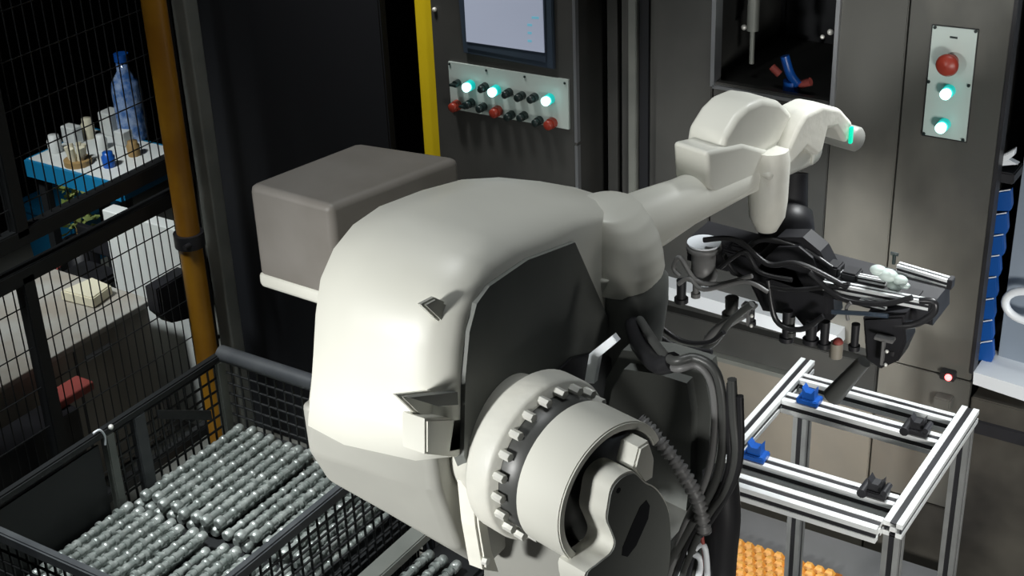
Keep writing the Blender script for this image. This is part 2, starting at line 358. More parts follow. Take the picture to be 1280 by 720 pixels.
# tall posts
def post(px0, px1, ytop, pybot, Y, m, name, label, zb=0, bev=.004):
    a, b = onY(px0, ytop, Y), onY(px1, ytop, Y)
    o = MB().box((a.x, Y, zb), (b.x, Y + abs(b.x - a.x), 3.6)).build(name, m)
    soften(o, bev, 2); return o
tag(post(517, 541, 0, 0, 2.98, M_yellow, 'yellow_post', ''), 'bright yellow painted post at the left side of the operator cabinet', 'post')
gp = MB(); g0 = onY(292, 440, 2.74)
tag(soften(MB().box((g0.x - .025, g0.y - .025, 0), (g0.x + .025, g0.y + .025, 3.6)).build('grey_post', M_postgrey), .006, 2), 'grey steel post standing right beside the amber post', 'post')
ap = thing('amber_post', 'amber painted post at the end of the black mesh fence', 'post', (onY(263, 440, 2.66).x, 2.66, 0))
a0 = onY(258, 440, 2.64); AX = a0.x
MB().cyl((AX, a0.y, 0), (AX, a0.y, 3.6), .032, n=20).build('pole', M_amber, ap)
ka = onX(241, 296, AX)
MB().cyl((AX, a0.y, ka.z - .02), (AX, a0.y, ka.z + .02), .042, n=20).cyl((AX + .03, a0.y - .05, ka.z), (AX + .03, a0.y - .03, ka.z), .008, n=10).build('clamp_collar', M_black, ap, 'black clamp collar around the pole')
k = onX(260, 375, AX); MB().cyl(k + V((.0, -.036, 0)), k + V((.0, -.03, 0)), .006, n=8).build('bolt', M_chrome, ap)

tag(MB().box((-2.99, 2.93, 0), (-2.32, 2.96, 3.4), c=.004).build('dark_backing', M_void, loc=(-2.5, 2.945, 0)), 'matte black sheet added to keep the space between the grey post and the yellow post dark', 'dark backing')  # added black sheet, hides the lit floor and keeps this space dark

# ------------------------------------------------------------------ wire fence
FX = -2.93
fe = thing('mesh_fence', 'black framed wire mesh safety fence left of the amber post', 'fence', (FX, 2.3, 0))
FY0, FY1 = 1.2, 2.79
z1, z2 = .995, .895
def bar(mb, y0, y1, z0, z1, t=.018): return mb.box((FX - t, y0, z0), (FX + t, y1, z1), c=.003)
for z, h in ((z1, .022), (z2, .022)): bar(MB(), FY0, FY1, z - h, z + h).build('rail', M_fence, fe)
bar(MB(), FY0, FY1, .12, .15).build('rail', M_fence, fe)
for px, py, za, zb in ((30, 320, z1, 3.0), (62, 500, .0, z2)):
    k = onX(px, py, FX); bar(MB(), k.y - .02, k.y + .02, za, zb).build('upright', M_fence, fe)
bar(MB(), FY1 - .03, FY1, 0, 3.0).build('upright', M_fence, fe)
MB().prism([onX(px, py, FX - .02) for px, py in ((196, 362), (236, 338), (240, 398), (216, 404), (201, 392))], (-.05, 0, 0), .004).build('junction_box', M_black, fe, 'black box fixed under the lower rail')
def wires(y0, y1, za, zb):
    mb = MB(); y = y0
    while y < y1: mb.cyl((FX, y, za), (FX, y, zb), .0018, n=4, caps=False); y += .030
    z = za + .06
    while z < zb: mb.cyl((FX + .003, y0, z), (FX + .003, y1, z), .0018, n=4, caps=False); z += .12
    return mb.build('wire_mesh', M_fence, fe, kind='stuff')
ku = onX(30, 320, FX).y; kl = onX(62, 500, FX).y
wires(FY0, ku - .02, z1 + .02, 2.9); wires(ku + .02, FY1 - .03, z1 + .02, 2.9)
wires(FY0, kl - .02, .15, z2 - .02); wires(kl + .02, FY1 - .03, .15, z2 - .02)

# ------------------------------------------------------------------ things behind the fence
def pxbox(px, py, z, sx, sy, h, rz=0):
    p = onZ(px, py, z); return p
# blue edged work table
tz = .72
tx0, tx1, ty0, ty1 = onZ(40, 200, tz).x, onZ(150, 232, tz).x, onZ(150, 232, tz).y, 3.26
tab = thing('work_table', 'white topped work table with blue edges behind the fence', 'table', ((tx0 + tx1) / 2, (ty0 + ty1) / 2, 0))
MB().box((tx0, ty0, tz), (tx1, ty1, tz + .01)).build('tabletop', M_white, tab)
for a, b in (((tx0 - .008, ty0 - .012), (tx1 + .008, ty0)), ((tx0 - .008, ty1), (tx1 + .008, ty1 + .012)), ((tx1, ty0), (tx1 + .012, ty1)), ((tx0 - .012, ty0), (tx0, ty1))):
    MB().box((*a, tz - .05), (*b, tz + .008)).build('edge_band', M_tableblue, tab, label='blue edge band')
for x in (tx0 + .02, tx1 - .02):
    for y in (ty0 + .03, ty1 - .03): MB().box((x - .015, y - .015, 0), (x + .015, y + .015, tz)).build('leg', M_fence, tab)
def on_table(px, py): return onZ(px, py, tz + .01)
k = on_table(98, 205)
o = MB().cyl(k, k + V((0, 0, .018)), .045, n=20).build('brown_dish', M_brown, loc=k); tag(o, 'round brown dish at the front of the blue edged table', 'dish')
k2 = k + V((0, 0, .019))
o = MB()
for a in range(7): o.tube([k2 + V((math.cos(a) * .018, math.sin(a) * .018, .0)), k2 + V((math.cos(a) * .028, math.sin(a) * .028, .045))], .009, n=8, sub=1)
tag(o.build('roll_bundle', M_card, loc=k2), 'bundle of pale rolls standing in the brown dish', 'bundle', kind='stuff')
for (px, py, r, h, m, l, nm, ca) in ((70, 190, .024, .06, M_white, 'white jar at the left end of the blue edged table', 'jar', 'jar'),
        (112, 172, .022, .07, M_card, 'pale jar behind the brown dish on the work table', 'jar', 'jar'),
        (137, 208, .022, .05, M_blue, 'small blue pot near the front corner of the work table', 'pot', 'pot'),
        (128, 186, .020, .05, M_white, 'white cup in the middle of the work table', 'cup', 'cup'),
        (168, 194, .022, .05, M_brown, 'brown pot near the right end of the work table', 'pot', 'pot')):
    k = on_table(px, py)
    tag(MB().lathe(k, (0, 0, 1), [(0, r * .9), (h * .7, r), (h * .8, r * .75), (h, r * .75), (h, 0)], 18).build(nm, m, loc=k), l, ca)
for (px, py, a, b, h, l) in ((92, 178, .03, .02, .06, 'white box beside the jar on the work table'), (142, 166, .03, .03, .08, 'tall white box at the rear of the work table'), (156, 180, .022, .022, .05, 'small white box next to the tall one on the work table')):
    k = on_table(px, py); o = soften(MB().box(k - V((a, b, 0)), k + V((a, b, h))).build('box', M_white, loc=k), .004, 2); tag(o, l, 'box')
k = on_table(168, 172)
wb = thing('water_bottle', 'tall bottle wrapped in shiny blue film at the rear of the work table', 'bottle', k)
MB().lathe(k, (0, 0, 1), [(0, .045), (.03, .05), (.17, .05), (.20, .045), (.235, .022), (.27, .02), (.27, 0)], 24).build('bottle_body', M_glass, wb)
MB().cyl(k + V((0, 0, .27)), k + V((0, 0, .295)), .024, n=16).build('cap', M_blue, wb)
# blue tub, plant, white board and small things on the floor
k = onY(52, 262, 3.42)
tub = thing('blue_tub', 'blue plastic tub on the floor beyond the left end of the work table', 'tub', (k.x, k.y, 0))
MB().prism([V((k.x - .11, k.y, .0)), V((k.x + .13, k.y, .0)), V((k.x + .16, k.y, k.z)), V((k.x - .14, k.y, k.z))], (0, .26, 0), .01).build('tub_body', M_tableblue, tub)
MB().box((k.x - .15, k.y - .01, k.z - .03), (k.x + .17, k.y + .27, k.z + .005), c=.006).build('rim', M_tableblue, tub)
k = onY(93, 268, 3.22)
pt = thing('green_plant', 'bushy yellow green plant in a black pot beside the blue tub', 'plant', (k.x, k.y, 0))
gc = MB()
for i in range(70):
    a, b, r = random.uniform(0, 6.28), random.uniform(-.9, 1.4), random.uniform(.03, .075)
    c = k + V((math.cos(a) * math.cos(b) * r, math.sin(a) * math.cos(b) * r, math.sin(b) * r * 1.5))
    d = V((random.uniform(-1, 1), random.uniform(-1, 1), random.uniform(-.3, 1))).normalized(); sdv = d.orthogonal().normalized()
    gc.add([c, c + d * .02 + sdv * .012, c + d * .045, c + d * .02 - sdv * .012], [(0, 1, 2, 3)])
gc.build('foliage', M_green, pt, kind='stuff')
MB().cyl((k.x, k.y, k.z - .16), (k.x, k.y, k.z + .03), .006, n=6).build('stem', M_brown, pt)
MB().lathe((k.x, k.y, 0), (0, 0, 1), [(0, .05), (k.z - .10, .065), (k.z - .10, 0)], 18).build('pot', M_black, pt)
p0, p1 = onY(58, 358, 2.80), onY(96, 300, 2.86)
st = MB().tube([V((p0.x, p0.y, 0)), p0, p1], .005, n=8, sub=1); tag(st.build('inclined_rod', M_redthing, loc=(p0.x, p0.y, 0)), 'thin bent pale red rod leaning left of the white board', 'rod')
a, b = onY(127, 262, 2.84), onY(234, 298, 2.84)
o = MB().box((a.x, 2.84, 0), (b.x, 2.89, a.z)).build('white_board', M_white, loc=((a.x + b.x) / 2, 2.86, 0)); tag(soften(o, .004, 2), 'upright white board on the floor behind the mesh beside the amber post', 'board')
gx0, gx1, gy0, gy1, gz = -3.62, -3.14, 1.75, 2.74, .50
gcab = thing('grey_cabinet', 'low grey cabinet close behind the lower fence panel, left of the white board', 'cabinet', ((gx0 + gx1) / 2, (gy0 + gy1) / 2, 0))
soften(MB().box((gx0, gy0, .02), (gx1, gy1, gz - .02)).build('cabinet_body', M_beige, gcab), .005, 2)
soften(MB().box((gx0 - .01, gy0 - .01, gz - .02), (gx1 + .01, gy1 + .01, gz)).build('cabinet_top', M_card2, gcab), .004, 2)
for y in (2.12, 2.44): MB().box((gx1 - .002, y - .003, .05), (gx1 + .001, y + .003, gz - .03)).build('door_gap', M_black, gcab)
k = onX(122, 440, gx1 + .003); MB().box((gx1, k.y - .05, k.z - .008), (gx1 + .012, k.y + .05, k.z + .008), c=.003).build('door_handle', M_edge, gcab)
k = onZ(114, 374, gz)
tag(MB().prism([k + V((-.07, -.05, .001)), k + V((.055, -.04, .001)), k + V((.04, .05, .001)), k + V((-.05, .06, .001))], (0, 0, .035), .004).build('paper_stack', M_card, loc=k), 'cream stack of paper lying on the low grey cabinet', 'papers')
k = onX(96, 508, -3.0)
bc = MB().box((-3.10, 1.5, 0), (-2.99, k.y, k.z)); tag(soften(bc.build('black_crate', M_black, loc=(-3.05, 2.0, 0)), .006, 2), 'black crate low between the fence and the grey cabinet', 'crate')
k2 = onZ(42, 478, k.z + .001)
tag(soften(MB().box((-3.09, k2.y - .07, k.z + .001), (-3.02, k2.y + .06, k.z + .03)).build('red_box', M_redthing, loc=(-3.05, k2.y, k.z)), .006, 2), 'flat faded red box on the black crate', 'box')
k = onY(104, 318, 2.99)
chx = thing('dark_chair', 'small black stool chair behind the fence below the green plant', 'chair', (k.x, k.y, 0))
MB().box((k.x - .09, k.y - .07, k.z - .10), (k.x + .09, k.y + .08, k.z - .07), c=.01).build('seat', M_black, chx)
MB().box((k.x - .09, k.y + .06, k.z - .03), (k.x + .09, k.y + .08, k.z + .07), c=.008).build('backrest', M_black, chx)
for sx in (-1, 1):
    for sy in (-1, 1): MB().cyl((k.x + sx * .08, k.y + sy * .06, 0), (k.x + sx * .08, k.y + sy * .06, k.z - .09), .008, n=8).build('leg', M_black, chx)
    MB().cyl((k.x + sx * .07, k.y + .07, k.z - .09), (k.x + sx * .07, k.y + .07, k.z - .02), .008, n=8).build('back_support', M_black, chx)
# ------------------------------------------------------------------ deep bin with camshafts
BX0, BX1, BY0, BY1, BZ = -2.60, -1.935, 1.65, 2.49, .60
bn = thing('deep_bin', 'dark grey mesh sided deep bin holding rows of camshafts', 'bin', ((BX0 + BX1) / 2, (BY0 + BY1) / 2, 0))
T = .011
MB().box((BX0 - T, BY0, BZ - .022), (BX0 + T, BY1, BZ), c=.004).build('rim_rail', M_binblack, bn)
MB().box((BX1 - T, BY0, BZ - .03), (BX1 + T, BY1, BZ), c=.004).build('rim_rail', M_bin, bn)
MB().box((BX0, BY0 - T, BZ - .03), (BX1, BY0 + T, BZ), c=.004).build('rim_rail', M_bin, bn)
MB().tube([(BX0, BY1, BZ - .005), (BX1, BY1, BZ - .005)], .022, n=14, sub=1).build('rim_rail', M_bin, bn, label='thick round rear rim rail')
yp, yq = onX(137, 560, BX0).y, onX(175, 545, BX0).y
for y, h, m in ((yp, .014, M_postgrey), (yq, .02, M_bin), (BY1 - .015, .016, M_postgrey)):
    MB().box((BX0 - .01, y - h, .05), (BX0 + .012, y + h, BZ - .02), c=.003).build('side_post', m, bn)
for x, y in ((BX0, BY0), (BX1, BY0), (BX1, BY1)): MB().box((x - .02, y - .02, 0), (x + .02, y + .02, BZ - .01), c=.003).build('corner_post', M_bin, bn)
MB().box((BX0 - .008, BY0, .06), (BX0 - .002, yp - .03, BZ - .04)).build('side_plate', M_binblack, bn, label='solid black side plate')
def grid(p, u, v, nu, nv, r, name='mesh_side'):
    mb = MB(); p, u, v = V(p), V(u), V(v)
    for i in range(nu + 1): mb.cyl(p + u * i / nu, p + u * i / nu + v, r, n=5, caps=False)
    for j in range(nv + 1): mb.cyl(p + v * j / nv, p + v * j / nv + u, r, n=5, caps=False)
    return mb.build(name, M_binblack, bn, kind='stuff')
grid((BX0, yp, .08), (0, BY1 - yp, 0), (0, 0, .49), 14, 13, .0035)
grid((BX0, BY1, .08), (BX1 - BX0, 0, 0), (0, 0, .49), 22, 15, .0035)
grid((BX1, BY0, .08), (0, BY1 - BY0, 0), (0, 0, .49), 26, 15, .0035)
grid((BX0, BY0, .08), (BX1 - BX0, 0, 0), (0, 0, .49), 22, 15, .0035)
MB().box((BX0, BY0, .04), (BX1, BY1, .07)).build('bin_floor', M_binblack, bn)
MB().prism([(BX0 + .02, yq + .05, BZ - .03), (BX0 + .02, BY1 - .09, BZ - .13), (BX0 + .02, BY1 - .09, BZ - .16), (BX0 + .02, yq + .05, BZ - .055)], (.006, 0, 0)).build('brace', M_binblack, bn)
for sgn in (0, 1):
    k = V((BX0 + .02, (yp, BY1 - .01)[sgn], BZ + .003)); MB().sphere(k, .007).build('bolt', M_chrome, bn)
k = onX(125, 541, BX0 + .012)
MB().tube([k + V((0, -.02, .01)), k + V((0, 0, .008)), k + V((0, .012, -.015)), k + V((0, .008, -.04))], .003, n=8).build('wire_hook', M_ledge, bn, label='small white wire hook on the rim')
MB().box((BX0 + .03, BY0 + .03, .07), (BX1 - .03, BY1 - .03, .335), c=.01).build('tray_insert', M_binblack, bn, label='black insert carrying the camshaft rows')

LS = .365
def cam_mesh(seed):
    rnd = random.Random(seed); mb = MB()
    mb.cyl((0, -LS / 2, 0), (0, LS / 2, 0), .0092, n=10)
    mb.lathe((0, -LS / 2 - .006, 0), (0, 1, 0), [(0, .010), (.004, .0145), (.022, .0145), (.026, .010)], 12)
    mb.lathe((0, LS / 2 - .02, 0), (0, 1, 0), [(0, .010), (.003, .013), (.02, .013), (.024, .010)], 12)
    n = 12
    for i in range(4):
        yc = -LS / 2 + .055 + i * .08
        mb.lathe((0, yc - .007, 0), (0, 1, 0), [(0, .0085), (.001, .0118), (.013, .0118), (.014, .0085)], 12)
        for s in (.028, .048):
            a = rnd.choice((0, 1, 2, 3, 4, 5)) * math.pi / 3
            y = yc + s; vs = []
            for yy in (y - .0055, y + .0055):
                for k in range(n):
                    t = 2 * math.pi * k / n; r = .0112 + .0042 * max(0, math.cos(t - a)) ** 2
                    vs.append(V((r * math.cos(t), yy, r * math.sin(t))))
            mb.add(vs, [(k, (k + 1) % n, n + (k + 1) % n, n + k) for k in range(n)], True); mb.add(vs[:n], [tuple(range(n))]); mb.add(vs[n:], [tuple(range(n))[::-1]])
    return mb
cmesh = [cam_mesh(i).mesh('camshaft', M_cams) for i in range(5)]
ORD = ('first', 'second', 'third', 'fourth', 'fifth', 'sixth', 'seventh', 'eighth', 'ninth')
cols = ((BX0 + .035, 9, 'left'), (BX0 + .362, 8, 'right'))
rowy = ((BY0 + .04 + LS / 2, 'front'), (BY0 + .455 + LS / 2, 'rear'))
for x0, n, side in cols:
    for yc, fr_ in rowy:
        for lay in (0, 1):
            for i in range(n - (1 if lay else 0)):
                me = random.choice(cmesh)
                o = bpy.data.objects.new('camshaft', me); COL.objects.link(o)
                x = x0 + i * .0352 + lay * .017
                o.location = (x + random.uniform(-.002, .002), yc + random.uniform(-.01, .012), .354 + lay * .030 + random.uniform(-.001, .002))
                o.rotation_euler = (random.uniform(-.008, .008), random.uniform(0, 6.28), random.uniform(-.02, .02))
                tag(o, ('%s camshaft from the left, top layer, %s %s pack' % (ORD[i], fr_, side)) if lay else 'oily grey camshaft in the lower layer of the %s %s pack in the bin' % (fr_, side), 'camshaft', '%s %s pack of camshafts, %s layer' % (fr_, side, ('lower', 'upper')[lay]))
# second, lower bin to the right with the pale guide rail
sb = thing('low_crate', 'low black crate right of the deep bin, mostly under the robot', 'crate', (-1.78, 2.1, 0))
MB().box((-1.86, 1.7, .02), (-1.70, 2.5, .30), c=.01).build('crate_body', M_binblack, sb)
for i in range(3):
    o = bpy.data.objects.new('camshaft', cmesh[i]); COL.objects.link(o); o.location = (-1.83 + i * .04, 2.16, .322); o.rotation_euler = (0, i, 0)
    tag(o, 'dim camshaft lying on the low crate right of the deep bin', 'camshaft', 'camshafts on the low crate')
gr = thing('guide_rail', 'pale grey flat rail on legs between the bin and the robot foot', 'rail', (-1.67, 2.1, 0))
MB().box((-1.70, 1.5, .575), (-1.655, 2.5, .60), c=.003).build('top_rail', M_postgrey, gr)
for y in (1.52, 2.46): MB().box((-1.695, y - .02, 0), (-1.66, y + .02, .58)).build('leg', M_fence, gr)

# ------------------------------------------------------------------ aluminium fixture table
def tslot(a, b, w=.03, h=.03, up=V((0, 0, 1))):
    a, b = V(a), V(b); d = (b - a).normalized(); s = d.cross(up).normalized(); u = s.cross(d)
    g, dp = .17, .34
    pr = []
    for (sx, sy) in ((1, 1), (-1, 1), (-1, -1), (1, -1)):
        pass
    sq = [(-.5, -.5), (-g, -.5), (-g, -.5 + dp), (g, -.5 + dp), (g, -.5), (.5, -.5), (.5, -g), (.5 - dp, -g), (.5 - dp, g), (.5, g), (.5, .5), (g, .5), (g, .5 - dp), (-g, .5 - dp), (-g, .5), (-.5, .5), (-.5, g), (-.5 + dp, g), (-.5 + dp, -g), (-.5, -g)]
    mb = MB().prism([a + s * (p[0] * w) + u * (p[1] * h) for p in sq], b - a)
    ins = MB()  # black strips in the slots paint the shade of the grooves
    for (c0, c1) in (((-g, .36), (g, .44)), ((-g, -.44), (g, -.36)), ((.36, -g), (.44, g)), ((-.44, -g), (-.36, g))):
        q = [(c0[0], c0[1]), (c1[0], c0[1]), (c1[0], c1[1]), (c0[0], c1[1])]
        ins.prism([a + d * .001 + s * (p[0] * w) + u * (p[1] * h) for p in q], (b - a) - d * .002)
    b0 = mb.build
    def build(name, m, parent=None, label=None, **k):
        o = b0(name, m, parent, label, **k); i = ins.build('slot_shade', M_black, o, kind='stuff'); return o
    mb.build = build
    return mb
TZ = 1.0
tb = thing('fixture_table', 'open aluminium profile table carrying four camshaft rests, below the gripper', 'table', (-.81, 2.33, 0))
R1, R2 = onZ(1206, 518, TZ), onZ(1113, 656, TZ)
xr = R1.x + .0; yr_, yf = R1.y + .03, R2.y + .008
xl = onZ(1002, 461, TZ).x
zc = TZ - .015
tslot((xr + .002, yf, zc), (xr + .002, yr_, zc), .034).build('frame_rail', M_alu, tb)
tslot((xl - .004, yf, zc), (xl - .004, yr_ + .02, zc)).build('frame_rail', M_alu, tb)
def xrail(p, w=.03, dz=0):
    y = onZ(*p, TZ).y
    tslot((xl + .012, y, zc + dz), (xr - .016, y, zc + dz), w).build('frame_rail', M_alu, tb); return y
yA = xrail((1130, 505)); yB = xrail((1080, 522), .034); yC = xrail((1036, 600), .034); yD = xrail((1015, 628), .04)
for x, y in ((xr, yr_ - .02), (xr, yf + .02), (xl, yr_), (xl, yf + .04)): tslot((x, y, 0), (x, y, zc - .019), .03, .03, V((0, 1, 0))).build('leg', M_alu_leg, tb)
def rest(px, py, y, m, name, label):
    p = onZ(px, py, TZ); x = p.x; z = TZ + .001
    t = thing(name, label, 'camshaft rest', (x, y, z))
    MB().box((x - .022, y - .016, z), (x + .022, y + .016, z + .012), c=.002).build('base_block', m, t)
    MB().prism([(x - .013, y - .010, z + .012), (x + .013, y - .010, z + .012), (x + .013, y - .010, z + .036), (x + .006, y - .010, z + .026), (x - .006, y - .010, z + .026), (x - .013, y - .010, z + .036)], (0, .02, 0)).build('support_fork', m, t)
    return t
rest(1016, 498, yB, M_blue, 'camshaft_rest', 'blue forked rest at the rear left of the aluminium table')
rest(950, 566, yC, M_blue, 'camshaft_rest', 'blue forked rest at the front left of the aluminium table')
for px, py, y, l in ((1150, 536, yB, 'black forked rest at the rear right of the aluminium table'), (1096, 616, yC, 'black forked rest at the front right of the aluminium table')):
    t = rest(px, py, y, M_black, 'camshaft_rest', l); x = onZ(px, py, TZ).x
    MB().cyl((x - .02, y - .02, TZ + .006), (x - .02, y + .022, TZ + .006), .009, n=10).build('side_screw', M_black, t)
    MB().cyl((x + .02, y - .02, TZ + .02), (x + .02, y + .01, TZ + .02), .006, n=8).build('side_screw', M_black, t)

# grey shelf with orange tray under the table
sh = thing('grey_stand', 'low grey stand with a sloping deck under the aluminium table', 'stand', (-1.05, 2.72, 0))
o1, o2 = onZ(905, 664, .3), onZ(1120, 724, .3)
MB().box((-1.32, 2.575, .24), (-.72, 2.93, .29), c=.005).build('deck', M_greyfloorboard, sh)
for x in (-1.29, -.75):
    for y in (2.60, 2.89): MB().box((x - .02, y - .02, 0), (x + .02, y + .02, .24)).build('leg', M_fence, sh)
ot = thing('orange_tray', 'orange pyramid pattern plastic tray on the low grey stand', 'tray', (-1.1, 2.65, .29))
ytop = onZ(950, 680, .31).y
MB().box((-1.30, 2.58, .29), (-.95, ytop, .30)).build('tray_base', M_orange2, ot)
s = .026; ny = int((ytop - 2.585) / s); pm = None
for j in range(ny):
    for i in range(13):
        x = -1.29 + i * s + (j % 2) * s / 2; y = ytop - .014 - j * s
        if pm is None:
            mb = MB(); h = s * .5
            mb.add([(-h, -h * .8, 0), (h, -h * .8, 0), (h, h * .8, 0), (-h, h * .8, 0), (-h * .55, -h * .2, .012), (h * .55, -h * .2, .012), (h * .45, h * .5, .012), (-h * .45, h * .5, .012)], [(0, 1, 5, 4), (1, 2, 6, 5), (2, 3, 7, 6), (3, 0, 4, 7), (4, 5, 6, 7), (3, 2, 1, 0)])
            pm = mb.mesh('pyramid_stud', M_orange)
        o = bpy.data.objects.new('pyramid_stud', pm); COL.objects.link(o); o.parent = ot; o.location = V((x, y, .30)) - V(ot.location)

# ------------------------------------------------------------------ the robot
rb = thing('industrial_robot', 'large cream and grey industrial robot arm reaching towards the machine', 'robot', (-1.0, 1.6, 0))
XR, XL = -1.03, -1.245
prof = [(1.305, 1.475), (1.318, 1.52), (1.332, 1.575), (1.345, 1.63), (1.362, 1.675), (1.395, 1.707), (1.44, 1.724), (1.50, 1.727), (1.60, 1.712), (1.70, 1.690), (1.80, 1.655), (1.90, 1.608), (1.96, 1.560), (1.96, 1.45), (1.75, 1.40), (1.45, 1.40)]
# upper cover: sections across X
secs = [(XL + .0, .10, -.000), (XL + .008, .030, 0), (XL + .03, 0.0, 0), (XL + .10, -.010, 0), (-1.06, 0, 0), (-1.035, .003, 0), (-1.008, .018, 0), (-1.0, .034, 0)]
cy_, cz_ = 1.58, 1.56
vs = []; n = len(prof)
for x, ins, _ in secs:
    for (y, z) in prof:
        d = V((0, cy_ - y, cz_ - z)); L = d.length; vs.append(V((x, y, z)) + d / L * min(ins, L * .6))
fs = [(j * n + i, j * n + (i + 1) % n, (j + 1) * n + (i + 1) % n, (j + 1) * n + i) for j in range(len(secs) - 1) for i in range(n)]
fs += [tuple(range(n)), tuple(range((len(secs) - 1) * n, len(secs) * n))[::-1]]
mb = MB(); mb.add(vs, fs, True)
cover = mb.build('rear_cover', M_robot, rb, label='large smooth cream rear cover')
def face(pts, X, ext): return MB().prism([onX(px, py, X) for px, py in pts], (ext, 0, 0))
# side panel turned from the light, its shade put into dark grey
o = face([(719, 303), (660, 325), (612, 358), (596, 380), (587, 415), (582, 470), (580, 570), (600, 620), (640, 640), (740, 600), (800, 470), (770, 420)], -.993, -.02).build('side_panel', M_robotgrey, rb, label='flat side panel, its shade put into dark grey')
# lower tapered casting
lo = MB(); A = [(372, 515), (383, 572), (405, 603), (470, 640)]
Lp = [(1.312, 1.50), (1.315, 1.42), (1.345, 1.355), (1.42, 1.30), (1.60, 1.30), (1.60, 1.50)]
Rp = [(1.335, 1.49), (1.345, 1.40), (1.385, 1.275), (1.455, 1.195), (1.62, 1.19), (1.62, 1.49)]
vs = []
for x, P, k in ((-1.238, Lp, .93), (-1.225, Lp, 1), (-1.15, [((a[0] * .6 + b[0] * .4), (a[1] * .6 + b[1] * .4)) for a, b in zip(Lp, Rp)], 1), (-1.045, Rp, 1), (-1.03, Rp, .95)):
    c = (1.47, 1.42)
    vs += [V((x, c[0] + (p[0] - c[0]) * k, c[1] + (p[1] - c[1]) * k)) for p in P]
m_ = 6; fs = [(j * m_ + i, j * m_ + (i + 1) % m_, (j + 1) * m_ + (i + 1) % m_, (j + 1) * m_ + i) for j in range(4) for i in range(m_)] + [tuple(range(m_)), tuple(range(4 * m_, 5 * m_))[::-1]]
lo.add(vs, fs, False); low = lo.build('lower_casting', M_lowcast, rb, label='lower half of the rear body, its shade put into a duller grey'); soften(low, .012, 3, 15)  # faces down, so its shade is painted as a duller grey
# cover lugs
for pts, dep in (([(528, 381), (545, 372), (562, 380), (560, 402), (552, 404)], .03), ([(497, 494), (560, 487), (574, 500), (572, 520), (528, 524)], .03)):
    MB().prism([onX(px, py, -1.022) for px, py in pts], (-dep * .35, 0, 0), .003).build('cover_lug', M_robot, rb)
MB().prism([onX(*p, -1.0) for p in ((533, 524), (583, 522), (584, 566), (572, 572), (533, 568))], (-.04, 0, 0), .003).build('cover_flange', M_robot, rb)
MB().prism([onX(*p, -.998) for p in ((512, 497), (572, 490), (573, 506), (548, 508))], (-.01, 0, 0)).build('notch_shade', M_robotgrey, rb, label='dark wedge painting the shadow of the notch between the lugs')  # solid dark wedge, shadow of the notch put into its colour
# rear housing
hb = [onZ(309, 230, 1.65), onZ(447, 177, 1.65), onZ(575, 196, 1.65), onZ(412, 258, 1.65)]
o = MB().prism(hb, (0, 0, -.165)).build('rear_housing', M_housing, rb, label='boxy grey brown housing behind the cover'); soften(o, .012, 3)
hl = [h + V((0, 0, -.155)) for h in hb]; ctr = sum(hl, V()) / 4
o = MB().prism([ctr + (h - ctr) * 1.015 for h in hl], (0, 0, -.028)).build('housing_base', M_robot, rb, label='pale base lip of the housing'); soften(o, .008, 2)
MB().box((-1.40, 1.60, 1.50), (-1.15, 1.70, 1.575), c=.01).build('housing_neck', M_housing, rb)
# elbow housing: drum facing along the forearm
fy = math.radians(12.9); fd = V((math.sin(fy), math.cos(fy), 0)); fx = V((math.cos(fy), -math.sin(fy), 0))
EY = 1.80
def slices(rows, Y, dep, name, m, label, n=40):
    R = []
    for k in range(len(rows) - 1):
        for t in (0, .2, .4, .6, .8): R.append([rows[k][q] * (1 - t) + rows[k + 1][q] * t for q in range(3)])
    R.append(rows[-1]); vs = []
    for py, a, b in R:
        A, B = onY(a, py, Y), onY(b, py, Y); c = (A + B) / 2; hx = (B.x - A.x) / 2; d = min(dep, max(hx * 1.3, .004))
        vs += [V((c.x + hx * math.copysign(abs(math.cos(t)) ** .75, math.cos(t)), Y + d * math.copysign(abs(math.sin(t)) ** .75, math.sin(t)), c.z)) for t in [2 * math.pi * i / n for i in range(n)]]
    L = len(R); mb = MB()
    mb.add(vs, [(j * n + i, j * n + (i + 1) % n, (j + 1) * n + (i + 1) % n, (j + 1) * n + i) for j in range(L - 1) for i in range(n)] + [tuple(range(n)), tuple(range((L - 1) * n, L * n))[::-1]], True)
    return mb.build(name, m, rb, label)
slices([(250, 752, 762), (253, 738, 778), (259, 722, 793), (270, 708, 806), (290, 706, 817), (310, 713, 822), (330, 722, 824), (345, 728, 820), (352, 735, 812)], EY, .055, 'elbow_cowl', M_robot, 'cream rounded cowl over the elbow')
slices([(330, 722, 790), (355, 731, 776), (380, 741, 768), (405, 751, 766), (432, 761, 766)], EY - .012, .05, 'cowl_wedge', M_robot, 'cream wedge of the cowl narrowing to a point')
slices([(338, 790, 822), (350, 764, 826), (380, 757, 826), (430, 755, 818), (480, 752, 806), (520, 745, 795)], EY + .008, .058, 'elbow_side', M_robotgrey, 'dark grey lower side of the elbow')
MB().prism([onX(px, py, -.988) for px, py in ((612, 590), (640, 540), (676, 500), (700, 462), (715, 448), (752, 440), (772, 452), (785, 480), (780, 540), (740, 610))], (-.004, 0, 0), .001).build('recess_shade', M_black, rb, 'flat black patch painting the dark hollow behind the bearing ring')  # black sheet on the panel paints the dark hollow, nothing is cut in
MB().prism([onY(*p, 1.58) for p in ((765, 420), (771, 428), (748, 447), (742, 480), (730, 479), (736, 443))], (0, .012, 0), .001).build('gap_light_strip', M_ledge, rb, label='small bent white strip standing for light seen through a gap')  # white piece standing for a strip of light through a gap
